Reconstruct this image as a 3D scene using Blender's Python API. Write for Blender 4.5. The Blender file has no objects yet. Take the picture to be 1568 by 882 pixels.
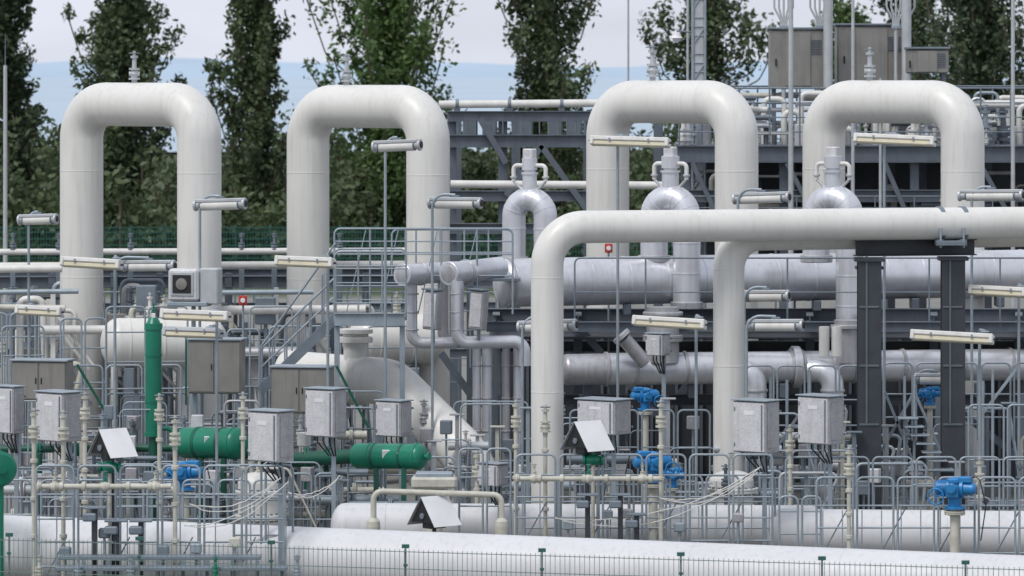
import bpy, bmesh, math, random
import numpy as np
from mathutils import Vector, Matrix
random.seed(7); np.random.seed(7)
scn=bpy.context.scene
# ---------------------------------------------------------------- site survey helper
CAM_D, CAM_H, F, HZ = 120.0, 12.0, 7200.0, 110.0
def S(u,v,d):            # theodolite reading (bearing, drop, range) -> site metres
    return Vector(((u-784)*d/F, d-CAM_D, CAM_H-(v-HZ)*d/F))
def Z(u,z,d): return Vector(((u-784)*d/F, d-CAM_D, z))
def G(u,d): return Z(u,0,d)
def m(p,d): return p*d/F
# ---------------------------------------------------------------- materials
def mat(name,col,rough=.5,metal=0,var=.15,scale=1.5,streak=.0,bump=0.0,spec=.5,fine=0.0):
    M=bpy.data.materials.new(name); M.use_nodes=True
    nt=M.node_tree; N=nt.nodes; L=nt.links; b=N['Principled BSDF']
    tc=N.new('ShaderNodeTexCoord')
    n=N.new('ShaderNodeTexNoise'); n.inputs['Scale'].default_value=scale; n.inputs['Detail'].default_value=6
    L.new(tc.outputs['Object'],n.inputs['Vector'])
    mp=N.new('ShaderNodeMapping'); mp.inputs['Scale'].default_value=(5,5,.35)
    n2=N.new('ShaderNodeTexNoise'); n2.inputs['Scale'].default_value=1.6; n2.inputs['Detail'].default_value=5
    L.new(tc.outputs['Object'],mp.inputs[0]); L.new(mp.outputs[0],n2.inputs['Vector'])
    r1=N.new('ShaderNodeMapRange'); r1.inputs[1].default_value=.35; r1.inputs[2].default_value=.7
    r1.inputs[3].default_value=1; r1.inputs[4].default_value=1-var; L.new(n.outputs['Fac'],r1.inputs[0])
    r2=N.new('ShaderNodeMapRange'); r2.inputs[1].default_value=.5; r2.inputs[2].default_value=.75
    r2.inputs[3].default_value=1; r2.inputs[4].default_value=1-streak; L.new(n2.outputs['Fac'],r2.inputs[0])
    mu=N.new('ShaderNodeMath'); mu.operation='MULTIPLY'; L.new(r1.outputs[0],mu.inputs[0]); L.new(r2.outputs[0],mu.inputs[1])
    out=mu.outputs[0]
    if fine:
        n3=N.new('ShaderNodeTexNoise'); n3.inputs['Scale'].default_value=22; n3.inputs['Detail'].default_value=3
        L.new(tc.outputs['Object'],n3.inputs['Vector'])
        r3=N.new('ShaderNodeMapRange'); r3.inputs[1].default_value=.4; r3.inputs[2].default_value=.65
        r3.inputs[3].default_value=1; r3.inputs[4].default_value=1-fine; L.new(n3.outputs['Fac'],r3.inputs[0])
        m3=N.new('ShaderNodeMath'); m3.operation='MULTIPLY'; L.new(out,m3.inputs[0]); L.new(r3.outputs[0],m3.inputs[1]); out=m3.outputs[0]
    mx=N.new('ShaderNodeMix'); mx.data_type='RGBA'; mx.inputs[6].default_value=(col[0]*.25,col[1]*.23,col[2]*.2,1); mx.inputs[7].default_value=(*col,1)
    L.new(out,mx.inputs[0]); L.new(mx.outputs[2],b.inputs['Base Color'])
    b.inputs['Metallic'].default_value=metal
    rr=N.new('ShaderNodeMapRange'); rr.inputs[3].default_value=max(.05,rough-.08); rr.inputs[4].default_value=min(1,rough+.12)
    L.new(n.outputs['Fac'],rr.inputs[0]); L.new(rr.outputs[0],b.inputs['Roughness'])
    b.inputs['Specular IOR Level'].default_value=spec
    if bump:
        bp=N.new('ShaderNodeBump'); bp.inputs['Strength'].default_value=bump; bp.inputs['Distance'].default_value=.03
        L.new(n.outputs['Fac'],bp.inputs['Height']); L.new(bp.outputs[0],b.inputs['Normal'])
    return M
WHT=mat('pipe_paint_offwhite',(.68,.67,.635),.36,0,.10,.7,.14)
WHC=mat('pipe_paint_white',(.60,.605,.62),.45,0,.12,.5,.16)
ALU=mat('aluminium_cladding',(.68,.69,.73),.33,.5,.22,1.2,.2,.15)
ALD=mat('aluminium_cladding_dull',(.47,.47,.49),.42,.45,.35,1.6,.35,.2)
GAL=mat('galvanised_steel',(.32,.375,.42),.45,.3,.25,3,.1)
GAD=mat('galvanised_steel_dark',(.20,.24,.28),.5,.3,.3,2,.15)
STL=mat('structural_steel_bluegrey',(.125,.148,.178),.5,.2,.3,2,.2)
DRK=mat('dark_painted_steel',(.045,.052,.062),.45,.1,.3,2,.15)
GRN=mat('green_paint',(.008,.20,.12),.3,0,.25,2,.15)
GRD=mat('green_paint_dark',(.01,.10,.065),.4,0,.3,2,.1)
BLU=mat('blue_paint',(.02,.21,.50),.35,0,.35,5,.1)
CRM=mat('cream_paint',(.54,.53,.46),.45,0,.3,4,.15)
LMP=mat('lamp_housing',(.68,.67,.64),.4,0,.2,3,.1)
LMG=mat('lamp_housing_grey',(.48,.50,.52),.4,.2,.2,3,.1)
LNS=mat('lamp_diffuser',(.64,.59,.44),.3,0,.2,4,.0)
BOX=mat('cabinet_grey',(.42,.42,.44),.45,.2,.25,4,.2,0,.5,.25)
BOL=mat('cabinet_light',(.64,.64,.66),.5,.1,.2,4,.2,0,.5,.22)
CAB=mat('stainless_cabinet',(.28,.27,.25),.4,.4,.25,1.5,.25)
LBL=mat('label_white',(.74,.74,.75),.5)
RED=mat('red_plastic',(.45,.04,.025),.4)
BLK=mat('black_rubber',(.015,.015,.017),.6)
FEN=mat('fence_green',(.025,.11,.09),.5)
FEL=mat('fence_green_weathered',(.14,.20,.175),.5)
# ---------------------------------------------------------------- mesh builder
def fillet(pts,R,n):
    pts=[Vector(p) for p in pts]
    if R<=0 or len(pts)<3: return pts
    out=[pts[0]]
    for i in range(1,len(pts)-1):
        a,b,c=pts[i-1],pts[i],pts[i+1]
        d1=(b-a); d2=(c-b); l1,l2=d1.length,d2.length; d1.normalize(); d2.normalize()
        th=d1.angle(d2)
        if th<.02: out.append(b); continue
        t=min(R*math.tan(th/2), l1*(.5 if i>1 else .99), l2*(.5 if i<len(pts)-2 else .99))
        r=t/math.tan(th/2)
        nrm=(d2-d1*d2.dot(d1)).normalized()
        c0=b-d1*t+nrm*r
        for k in range(n+1):
            an=th*k/n
            out.append(c0-nrm*r*math.cos(an)+d1*r*math.sin(an))
    out.append(pts[-1]); return out
class B:
    def __init__(s): s.v=[];s.f=[];s.mi=[];s.sm=[];s.ms=[]
    def add(s,vs,fs,mt,sm=True):
        if mt not in s.ms: s.ms.append(mt)
        k=s.ms.index(mt); o=len(s.v)
        s.v.extend([tuple(x) for x in vs])
        for f in fs: s.f.append(tuple(i+o for i in f)); s.mi.append(k); s.sm.append(sm)
    def rings(s,cs,rs,tans,mt,seg,cap=True):
        vs=[];fs=[]
        t=tans[0]; a=Vector((0,0,1)) if abs(t.z)<.9 else Vector((0,1,0))
        x=t.cross(a).normalized()
        for i,(c,r,tn) in enumerate(zip(cs,rs,tans)):
            if i>0:
                q=tans[i-1].rotation_difference(tn); x=q@x
                x=(x-tn*x.dot(tn)).normalized()
            y=tn.cross(x)
            for k in range(seg):
                an=2*math.pi*k/seg
                vs.append(c+x*(r*math.cos(an))+y*(r*math.sin(an)))
        n=len(cs)
        for i in range(n-1):
            for k in range(seg):
                k2=(k+1)%seg
                fs.append((i*seg+k,i*seg+k2,(i+1)*seg+k2,(i+1)*seg+k))
        s.add(vs,fs,mt,True)
        if cap:
            s.add([vs[k] for k in range(seg)],[tuple(range(seg-1,-1,-1))],mt,False)
            s.add(vs[-seg:],[tuple(range(seg))],mt,False)
    def tube(s,pts,r,mt,seg=10,bend=0,nb=6,cap=True):
        p=fillet(pts,bend,nb); q=[p[0]]
        for a in p[1:]:
            if (a-q[-1]).length>1e-4: q.append(a)
        if len(q)<2: return
        tn=[]
        for i in range(len(q)):
            a=q[max(0,i-1)]; b=q[min(len(q)-1,i+1)]
            d=(b-a)
            if 0<i<len(q)-1: d=(q[i]-a).normalized()+(b-q[i]).normalized()
            tn.append(d.normalized() if d.length>1e-6 else tn[-1])
        s.rings(q,[r]*len(q),tn,mt,seg,cap)
    def lathe(s,p,ax,prof,mt,seg=16):
        ax=Vector(ax).normalized(); p=Vector(p)
        for i in range(len(prof)-1):
            (t0,r0),(t1,r1)=prof[i],prof[i+1]
            s.rings([p+ax*t0,p+ax*t1],[max(r0,1e-4),max(r1,1e-4)],[ax,ax],mt,seg,False)
        if prof[0][1]>1e-3: s.rings([p+ax*prof[0][0],p+ax*(prof[0][0]+1e-4)],[prof[0][1]]*2,[ax,ax],mt,seg,True)
        if prof[-1][1]>1e-3: s.rings([p+ax*(prof[-1][0]-1e-4),p+ax*prof[-1][0]],[prof[-1][1]]*2,[ax,ax],mt,seg,True)
    def dome(s,p,ax,r,h,mt,seg=24):
        ax=Vector(ax).normalized(); n=6
        cs=[p+ax*(h*math.sin(math.pi/2*k/n)) for k in range(n+1)]
        rs=[max(1e-3,r*math.cos(math.pi/2*k/n)) for k in range(n+1)]
        s.rings(cs,rs,[ax]*(n+1),mt,seg,False)
    def box(s,c,sz,mt,R=None,ch=.012):
        c=Vector(c); hx,hy,hz=[q/2 for q in sz]; ch=min(ch,hx*.4,hy*.4,hz*.4)
        R=R or Matrix.Identity(3)
        vs=[];idx={}
        for sx in(-1,1):
            for sy in(-1,1):
                for sz_ in(-1,1):
                    for a in range(3):
                        p=[sx*(hx-ch),sy*(hy-ch),sz_*(hz-ch)]; p[a]=(sx*hx,sy*hy,sz_*hz)[a]
                        idx[(sx,sy,sz_,a)]=len(vs); vs.append(c+R@Vector(p))
        fs=[]
        for a in range(3):
            o=[x for x in range(3) if x!=a]
            for sg in(-1,1):
                q=[]
                for (e,f) in((-1,-1),(1,-1),(1,1),(-1,1)):
                    k=[0,0,0]; k[a]=sg;k[o[0]]=e;k[o[1]]=f; q.append(idx[(*k,a)])
                fs.append(tuple(q))
        for a in range(3):
            o=[x for x in range(3) if x!=a]
            for e in(-1,1):
                for f in(-1,1):
                    def K(t,ff):
                        k=[0,0,0]; k[a]=t;k[o[0]]=e;k[o[1]]=f; return idx[(*k,ff)]
                    fs.append((K(-1,o[0]),K(1,o[0]),K(1,o[1]),K(-1,o[1])))
        for sx in(-1,1):
            for sy in(-1,1):
                for sz_ in(-1,1): fs.append(tuple(idx[(sx,sy,sz_,a)] for a in range(3)))
        s.add(vs,fs,mt,False)
    def obox(s,p0,p1,w,h,mt,up=(0,0,1),off=(0,0),ch=.004):
        p0=Vector(p0);p1=Vector(p1);x=(p1-p0);L=x.length
        if L<1e-4:return
        x.normalize(); up=Vector(up)
        if abs(x.dot(up))>.98: up=Vector((0,1,0))
        y=up.cross(x).normalized(); z=x.cross(y)
        R=Matrix((x,y,z)).transposed()
        s.box((p0+p1)/2+y*off[0]+z*off[1],(L,w,h),mt,R,ch)
    def hbeam(s,p0,p1,w,h,mt,up=(0,0,1),t=.03):
        s.obox(p0,p1,w,t,mt,up,(0,h/2-t/2)); s.obox(p0,p1,w,t,mt,up,(0,-h/2+t/2)); s.obox(p0,p1,t,h-2*t-.004,mt,up)
    def ring(s,p,ax,r,w,mt,seg=28,ch=.01):
        s.lathe(Vector(p)-Vector(ax).normalized()*w/2,ax,[(0,r-ch),(ch,r),(w-ch,r),(w,r-ch)],mt,seg)
    def torus(s,p,ax,R,r,mt,seg=16):
        ax=Vector(ax).normalized(); a=Vector((0,0,1)) if abs(ax.z)<.9 else Vector((1,0,0))
        x=ax.cross(a).normalized(); y=ax.cross(x)
        s.tube([Vector(p)+x*R*math.cos(2*math.pi*k/seg)+y*R*math.sin(2*math.pi*k/seg) for k in range(seg+1)],r,mt,6,cap=False)
    def flange(s,p,ax,r,mt,w=.1,bolts=12):
        p=Vector(p);ax=Vector(ax).normalized()
        s.ring(p-ax*(w/4+.004),ax,r,w/2,mt); s.ring(p+ax*(w/4+.004),ax,r,w/2,mt)
        a=Vector((0,0,1)) if abs(ax.z)<.9 else Vector((1,0,0)); x=ax.cross(a).normalized(); y=ax.cross(x)
        for k in range(bolts):
            q=p+(x*math.cos(6.2832*k/bolts)+y*math.sin(6.2832*k/bolts))*(r*.86)
            s.tube([q-ax*w*.85,q+ax*w*.85],r*.05+.006,GAD,6)
    def make(s,name):
        me=bpy.data.meshes.new(name); me.from_pydata(s.v,[],s.f)
        for x in s.ms: me.materials.append(x)
        me.polygons.foreach_set('material_index',s.mi); me.polygons.foreach_set('use_smooth',s.sm)
        me.update()
        bm=bmesh.new(); bm.from_mesh(me); bmesh.ops.recalc_face_normals(bm,faces=bm.faces); bm.to_mesh(me); bm.free()
        o=bpy.data.objects.new(name,me); scn.collection.objects.link(o); return o
def rotz(a): return Matrix.Rotation(math.radians(a),3,'Z')
# ---------------------------------------------------------------- components
def valve(b,p,s,mt=CRM,wheel=True):
    p=Vector(p); r=s*.09
    b.lathe(p,(0,0,1),[(0,r*.9),(s*.12,r*.9),(s*.12,r*1.9),(s*.18,r*1.9),(s*.18,r*1.1),(s*.3,r*1.5),(s*.42,r*1.1),(s*.42,r*1.8),(s*.48,r*1.8),(s*.48,r*.8),(s*.78,r*.7),(s*.78,r*1.3),(s*.86,r*1.3),(s*.86,r*.5),(s,r*.5)],mt,12)
    b.tube([p+Vector((-s*.16,0,s*.3)),p+Vector((s*.16,0,s*.3))],r*.9,mt,10)
    if wheel:
        b.torus(p+Vector((0,0,s*.93)),(0,0,1),s*.15,r*.22,GAD,12)
        b.tube([p+Vector((-s*.15,0,s*.93)),p+Vector((s*.15,0,s*.93))],r*.18,GAD,5)
def rail(b,p0,p1,z0,zt,mt=GAL,step=1.3,mids=(.33,.66),r=.024,loop=True):
    p0=Vector(p0);p1=Vector(p1); L=(p1-p0).length; n=max(1,round(L/step))
    at=lambda t,z: Vector(((p0.x+(p1.x-p0.x)*t),(p0.y+(p1.y-p0.y)*t),z))
    b.tube([at(0,z0),at(0,zt),at(1,zt),at(1,z0)],r,mt,8,.16,4)
    for i in range(1,n): b.tube([at(i/n,z0),at(i/n,zt)],r,mt,6)
    for q in mids: b.tube([at(0,z0+(zt-z0)*q),at(1,z0+(zt-z0)*q)],r*.8,mt,6)
def looprail(b,p0,p1,z0,zt,mt=GAL,r=.024,w=1.0,mids=(.5,),gap=.10):
    p0=Vector(p0);p1=Vector(p1); L=(p1-p0).length; n=max(1,round(L/w)); dx=(p1-p0)/n; e=dx.normalized()
    for i in range(n):
        a=p0+dx*i+e*gap/2; c=p0+dx*(i+1)-e*gap/2
        A=lambda q,z: Vector((q.x,q.y,z))
        b.tube([A(a,z0),A(a,zt),A(c,zt),A(c,z0)],r,mt,8,.14,4)
        for q in mids: b.tube([A(a,z0+(zt-z0)*q),A(c,z0+(zt-z0)*q)],r*.85,mt,6)
def jbox(u,v,w,h,d,yaw=-38,name='junction_box',post=True,mt=BOL):
    yaw+=random.uniform(-5,5)
    c=S(u,v,d); W=m(w,d)*.82; H=m(h,d)*.95; D=W*.62; R=rotz(yaw); b=B()
    b.box(c,(W,D,H),BOX,R,.02)
    f=R@Vector((0,-1,0)); x=R@Vector((1,0,0))
    b.box(c+f*(D/2+.012),(W*.94,.03,H*.95),mt,R,.012)
    b.box(c+x*(W/2+.01),(.02,D*.7,H*.8),BOX,R,.008)
    b.box(c+f*(D/2+.04)+x*W*.40,(.03,.03,H*.9),GAD,R,.006)
    for q in(-.35,.35): b.box(c+f*(D/2+.03)-x*W*.43+Vector((0,0,H*q)),(.03,.03,.09),GAD,R,.005)
    b.box(c+f*(D/2+.031)+Vector((-.0,0,H*.28)),(W*.3,.006,H*.08),LBL,R,.001)
    b.box(c+Vector((0,0,H/2+.03)),(W*1.1,D*1.15,.03),GAL,R,.008)
    for q in(-.3,-.1,.12,.3):
        b.tube([c+x*W*q+Vector((0,0,-H/2)),c+x*W*q+Vector((0,0,-H/2-.14)),c+x*W*q*.4-f*(D*.5)+Vector((0,0,-H/2-.5))],.018,BLK,8,.08,3)
    g=c-f*(D/2+.06)
    if post:
        b.hbeam(Vector((g.x,g.y,0)),Vector((g.x,g.y,c.z+H*.45)),.11,.11,GAL,(0,1,0),.012)
        for q in(-.3,.3): b.obox(g-x*W*.5+Vector((0,0,H*q)),g+x*W*.5+Vector((0,0,H*q)),.04,.05,GAL)
    return b.make(name)
def lampA(u,v,lpx,d,post_u,yaw=-18,base=None,mt=LMP):
    b=B(); yaw+=random.uniform(-4,4); c=S(u,v,d); L=m(lpx,d)/math.cos(math.radians(yaw)); R=rotz(yaw)@Matrix.Rotation(math.radians(random.uniform(.5,2.5)),3,'Y')@Matrix.Rotation(math.radians(-12),3,'X')
    x=R@Vector((1,0,0)); f=R@Vector((0,-1,0)); up=R@Vector((0,0,1))
    b.box(c+up*.06,(L,.30,.12),mt,R,.035)
    b.box(c-up*.06,(L*.97,.24,.13),LNS,R,.04)
    for s_ in(-1,1):
        b.box(c+x*s_*(L/2-.04),(.1,.325,.24),mt,R,.04)
        b.tube([c+x*s_*L/2,c+x*s_*(L/2+.07)],.025,BLK,8)
    for q in(-.25,.25): b.box(c+x*L*q+f*.155+up*.02,(.05,.02,.09),GAD,R,.004)
    pc=Z(post_u,0,d+.35); q=c+x*((pc-c).dot(x))
    b.tube([Vector((pc.x,pc.y,base if base is not None else 0)),Vector((pc.x,pc.y,c.z+.16)),Vector((q.x,q.y,c.z+.16))],.038,GAL,10,.1,4)
    b.box(Vector((q.x,q.y,c.z+.145)),(.2,.1,.03),GAL,rotz(yaw),.006)
    return b.make('fluorescent_light_fixture')
def lampB(u,v,lpx,d,post_u,yaw=-20,base=None):
    b=B(); yaw+=random.uniform(-4,4); c=S(u,v,d); L=m(lpx,d); R=rotz(yaw)@Matrix.Rotation(math.radians(random.uniform(-3,0)),3,'Y')
    x=R@Vector((1,0,0)); f=R@Vector((0,-1,0))
    b.box(c+Vector((0,0,.11)),(L*.9,.26,.09),LMG,R,.025)
    b.tube([c-x*L*.48,c+x*L*.48],.12,LMG,16)
    b.tube([c-x*L*.36-Vector((0,0,.02)),c+x*L*.36-Vector((0,0,.02))],.132,LMP,16)
    for s_ in(-1,1):
        b.ring(c+x*s_*L*.46,x,.158,.07,LMG,16); b.ring(c+x*s_*L*.36,x,.148,.04,GAD,16)
    b.tube([c+x*L*.485,c+x*L*.5],.09,BLK,12)
    pc=Z(post_u,0,d+.1)
    q=c+Vector((0,0,.22))
    b.tube([Vector((pc.x,pc.y,base if base is not None else 0)),Vector((pc.x,pc.y,c.z+.24)),q],.038,GAL,10,.35,6)
    b.box(c+Vector((0,0,.18)),(.22,.1,.06),GAD,R,.008)
    return b.make('tubular_light_fixture')
def hood(u,v,d,w=80):
    b=B(); c=S(u,v,d); k=m(w,d)/80; R=rotz(-48)
    W,H,Ln=54*k,42*k,52*k
    X=R@Vector((1,0,0)); Y=R@Vector((0,-1,0)); Up=Vector((0,0,1))
    ap=c
    for s_ in(-1,1):
        p0=ap+Y*Ln/2;p1=ap-Y*Ln/2; q=X*s_*W*.56-Up*H
        n=(X*s_*H+Up*W*.56).normalized()*.018
        vs=[p0,p1,p1+q,p0+q]; vs=[a+n for a in vs]+[a for a in vs]
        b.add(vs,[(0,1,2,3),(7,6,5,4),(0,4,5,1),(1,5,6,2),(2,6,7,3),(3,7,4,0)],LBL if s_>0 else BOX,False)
    for s_ in(1,-1):
        e=Y*s_*Ln*.43
        b.add([ap+e-Up*.03,ap+e+X*W*.46-Up*H*.88,ap+e-X*W*.46-Up*H*.88],[(0,1,2)],BLK,False)
    b.box(ap-Up*H*.95,(W*.35,Ln*.6,H*.3),DRK,R,.02)
    b.tube([Vector((c.x,c.y,0)),ap-Up*H*.8],.05,DRK,8)
    b.lathe(ap-Up*H*.65+Y*Ln*.44,Y,[(0,.07),(.03,.07),(.03,.055),(.032,.0)],GAD,14)
    return b.make('gauge_weather_hood')
def actuator(u,v,d,s=1.0,flip=1,mount=True):
    b=B(); c=S(u,v,d); X=rotz(-20*flip)@Vector((flip,0,0)); Y=rotz(-20*flip)@Vector((0,-1,0)); U=Vector((0,0,1))
    b.lathe(c-X*.38*s,X,[(0,.02),(.02*s,.12*s),(.06*s,.15*s),(.25*s,.15*s),(.25*s,.18*s),(.30*s,.18*s),(.30*s,.13*s),(.5*s,.13*s),(.5*s,.17*s),(.56*s,.17*s),(.56*s,.12*s),(.74*s,.11*s),(.78*s,.07*s),(.79*s,.0)],BLU,18)
    for k in range(7): b.ring(c-X*(.3-.03*k)*s,X,.163*s,.012*s,BLU,18,.003)
    b.lathe(c-U*.38*s,U,[(0,.2*s),(.05*s,.2*s),(.05*s,.12*s),(.3*s,.14*s),(.5*s,.13*s),(.5*s,.16*s),(.55*s,.16*s),(.58*s,.1*s),(.6*s,0)],BLU,16)
    b.box(c+Y*.16*s-U*.04*s,(.24*s,.16*s,.24*s),BLU,rotz(-20*flip),.03)
    b.lathe(c+Y*.24*s+U*.02*s,Y,[(0,.1*s),(.05*s,.1*s),(.06*s,.08*s),(.06*s,0)],BLU,14)
    b.box(c+X*.2*s+U*.17*s,(.26*s,.2*s,.12*s),BLU,rotz(-20*flip),.03)
    hw=c-X*.3*s-U*.14*s+Y*.14*s
    b.torus(hw+Y*.12*s,Y,.15*s,.016*s,BLU,16); b.tube([hw,hw+Y*.12*s],.02*s,BLU,8)
    for k in range(3):
        a=2.094*k+.3; b.tube([hw+Y*.12*s,hw+Y*.12*s+X*.15*s*math.cos(a)+U*.15*s*math.sin(a)],.01*s,BLU,5)
    b.tube([Vector((c.x,c.y,0)),c-U*.36*s],.09*s,CRM,12)
    b.flange(c-U*.45*s,U,.2*s,CRM,.07,8)
    b.tube([c+X*.3*s+U*.2*s,c+X*.45*s+U*.3*s,c+X*.6*s-U*.3*s,Vector((c.x,c.y,max(.2,c.z-1.2)))+X*.5*s],.015,BLK,6,.15)
    return b.make('blue_valve_actuator')
# ================================================================ TREES
def leafmat(name,c0,c1):
    M=bpy.data.materials.new(name); M.use_nodes=True; nt=M.node_tree; N=nt.nodes; L=nt.links
    b=N['Principled BSDF']; g=N.new('ShaderNodeNewGeometry'); tc=N.new('ShaderNodeTexCoord')
    n=N.new('ShaderNodeTexNoise'); n.inputs['Scale'].default_value=.55; n.inputs['Detail'].default_value=3
    L.new(tc.outputs['Object'],n.inputs['Vector'])
    a=N.new('ShaderNodeMath'); a.operation='MULTIPLY_ADD'; a.inputs[1].default_value=.55
    L.new(g.outputs['Random Per Island'],a.inputs[0])
    mr=N.new('ShaderNodeMapRange'); mr.inputs[1].default_value=.3; mr.inputs[2].default_value=.7; mr.inputs[3].default_value=0; mr.inputs[4].default_value=.45
    L.new(n.outputs['Fac'],mr.inputs[0]); L.new(mr.outputs[0],a.inputs[2])
    mx=N.new('ShaderNodeMix'); mx.data_type='RGBA'; mx.inputs[6].default_value=(*c0,1); mx.inputs[7].default_value=(*c1,1)
    L.new(a.outputs[0],mx.inputs[0]); L.new(mx.outputs[2],b.inputs['Base Color']); b.inputs['Roughness'].default_value=.5
    b.inputs['Specular IOR Level'].default_value=.4
    t=N.new('ShaderNodeBsdfTranslucent'); L.new(mx.outputs[2],t.inputs[0])
    ms=N.new('ShaderNodeMixShader'); ms.inputs[0].default_value=.3
    L.new(b.outputs[0],ms.inputs[1]); L.new(t.outputs[0],ms.inputs[2]); L.new(ms.outputs[0],N['Material Output'].inputs[0])
    return M
LF=[leafmat('poplar_leaves',(.04,.062,.03),(.15,.20,.095)),leafmat('poplar_leaves_bright',(.05,.10,.03),(.16,.25,.085)),leafmat('dark_leaves',(.03,.05,.026),(.10,.14,.07))]
BRK=mat('bark',(.14,.11,.085),.9,0,.5,6,.3)
def leaves(b,C,size,mt):
    n=len(C); a=np.random.randn(n,3); a/=np.linalg.norm(a,axis=1)[:,None]
    t=np.random.randn(n,3); c=np.cross(a,t); c/=np.linalg.norm(c,axis=1)[:,None]; t=np.cross(a,c)
    s=size*(.6+.8*np.random.rand(n))[:,None]
    vs=np.stack([C-t*s,C+c*s*.55,C+t*s,C-c*s*.55],1).reshape(-1,3)
    b.add(vs.tolist(),[(4*i,4*i+1,4*i+2,4*i+3) for i in range(n)],mt,False)
def poplar(u,d,wpx,H=24,lf=0,n=52,z0=1.5,dens=290,name='poplar_tree',taper=.6):
    b=B(); g=G(u,d); R=m(wpx,d)/2
    b.rings([g+Vector((random.uniform(-.1,.1)*k,0,H*.93*k/6)) for k in range(7)],[.38*(1-k/6.6) for k in range(7)],[Vector((0,0,1))]*7,BRK,10,False)
    cs=[]; ph=random.uniform(0,6); lx=random.uniform(-.02,.02)
    for i in range(n):
        t=(i+random.random())/n; z=z0+(H-z0)*t*.9
        prof=(1-taper*max(0,t-.4)/.6)*min(1,.7+t*2.2)*(1+.22*math.sin(t*13+ph))
        Rr=R*prof*random.uniform(.45,1.22)
        a=i*2.4+random.uniform(-.6,.6)
        tip=g+Vector((math.cos(a)*Rr+lx*z,math.sin(a)*Rr,z+Rr*random.uniform(.7,1.6)))
        st=g+Vector((0,0,z-.3)); mid=st.lerp(tip,.5)+Vector((math.cos(a)*Rr*.18,math.sin(a)*Rr*.18,-Rr*.15))
        b.tube([st,mid,tip],.05,BRK,5,.8,3)
        for k in range(5):
            q=.15+.85*(k+random.random()*.5)/4.6
            c=st.lerp(tip,min(1,q)); sp=(.24+.36*random.random())*R*.55
            m_=int(dens/5*random.uniform(.6,1.4))
            cc=np.random.randn(m_,3); cc/=(np.linalg.norm(cc,axis=1)[:,None]+1e-6); cc*=(np.random.rand(m_,1)**.5)
            cs.append(np.array(c)+cc*np.array([sp,sp,sp*1.35]))
    leaves(b,np.concatenate(cs),.20,LF[lf]); return b.make(name)
for (u,d,w,H,lf,n) in [(14,316,112,23,2,54),(184,310,160,25,0,70),(396,306,132,27,0,66),(592,306,200,29,1,90),(838,310,172,28,0,78),(1080,316,168,23,0,62),(1500,308,215,22,2,74),(1300,326,150,17,1,44),(1400,330,140,19,2,44),(-90,318,140,24,0,40),(1660,322,150,24,0,40)]:
    poplar(u,d,w,H,lf,n)
b=B(); cs=[]
for i in range(520):
    u=random.uniform(-300,1870); d=random.uniform(302,345)
    hh=7.2+1.8*math.sin(u*.013)+1.4*math.sin(u*.041+1)+random.uniform(-1.4,.9)
    if i%3==0: hh*=.55; d=random.uniform(297,303)
    g=G(u,d); b.tube([g,g+Vector((0,0,hh*.8))],.09,BRK,5)
    for k in range(6):
        c=g+Vector((random.uniform(-.9,.9),random.uniform(-.8,.8),hh*(.08+.165*k)))
        n_=38; cc=np.random.randn(n_,3)*.6; cs.append(np.array(c)+cc)
leaves(b,np.concatenate(cs),.27,LF[0]); b.make('woodland_undergrowth')
# ================================================================ GROUND, SEA, HILLS
def sheet(name,x0,x1,y0,y1,z,mt,nx=1,ny=1):
    b=B(); b.add([(x0,y0,z),(x1,y0,z),(x1,y1,z),(x0,y1,z)],[(0,1,2,3)],mt,False); return b.make(name)
GM=mat('gravel_and_grass',(.26,.26,.24),.95,0,.3,.6,0,.3,.2,.5)
nt=GM.node_tree;N=nt.nodes;L=nt.links
tc=N.new('ShaderNodeTexCoord'); sx=N.new('ShaderNodeSeparateXYZ'); L.new(tc.outputs['Object'],sx.inputs[0])
mr=N.new('ShaderNodeMapRange'); mr.inputs[1].default_value=128; mr.inputs[2].default_value=134; L.new(sx.outputs['Y'],mr.inputs[0])
pb=N['Principled BSDF']; src=pb.inputs['Base Color'].links[0].from_socket
mx=N.new('ShaderNodeMix'); mx.data_type='RGBA'; L.new(mr.outputs[0],mx.inputs[0]); L.new(src,mx.inputs[6]); mx.inputs[7].default_value=(.06,.085,.04,1)
L.new(mx.outputs[2],pb.inputs['Base Color'])
sheet('ground',-9000,9000,-200,16000,0,GM)
SEA=mat('sea_water',(.36,.46,.55),.4,0,.1,.002,0)  # pale blue, distance haze included in the water colour
sheet('sea',-8900,8900,560,15900,.4,SEA)
HZM=mat('hazy_hills',(.40,.50,.60),1,0,.1,.002,0,0,0)  # aerial haze painted into the hills' pale blue base colour
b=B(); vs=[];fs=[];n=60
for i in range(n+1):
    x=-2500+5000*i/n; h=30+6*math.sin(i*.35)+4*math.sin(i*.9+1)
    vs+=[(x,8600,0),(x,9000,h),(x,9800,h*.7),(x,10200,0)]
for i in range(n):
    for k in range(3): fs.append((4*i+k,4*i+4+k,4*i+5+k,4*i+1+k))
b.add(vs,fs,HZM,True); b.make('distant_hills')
# rear fence
b=B()
p0=G(-120,290);p1=G(1750,290); n=420
for i in range(n+1):
    p=p0.lerp(p1,i/n); b.obox(p+Vector((0,0,.05)),p+Vector((0,0,2.4)),.04,.04,FEN)
    if i%12==0: b.obox(p+Vector((0,.05,0)),p+Vector((0,.05,2.55)),.1,.1,FEN)
for z in(.1,.5,.9,1.3,1.7,2.1,2.4): b.obox(p0+Vector((0,-.03,z)),p1+Vector((0,-.03,z)),.02,.05,FEN)
b.make('perimeter_fence')
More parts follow.
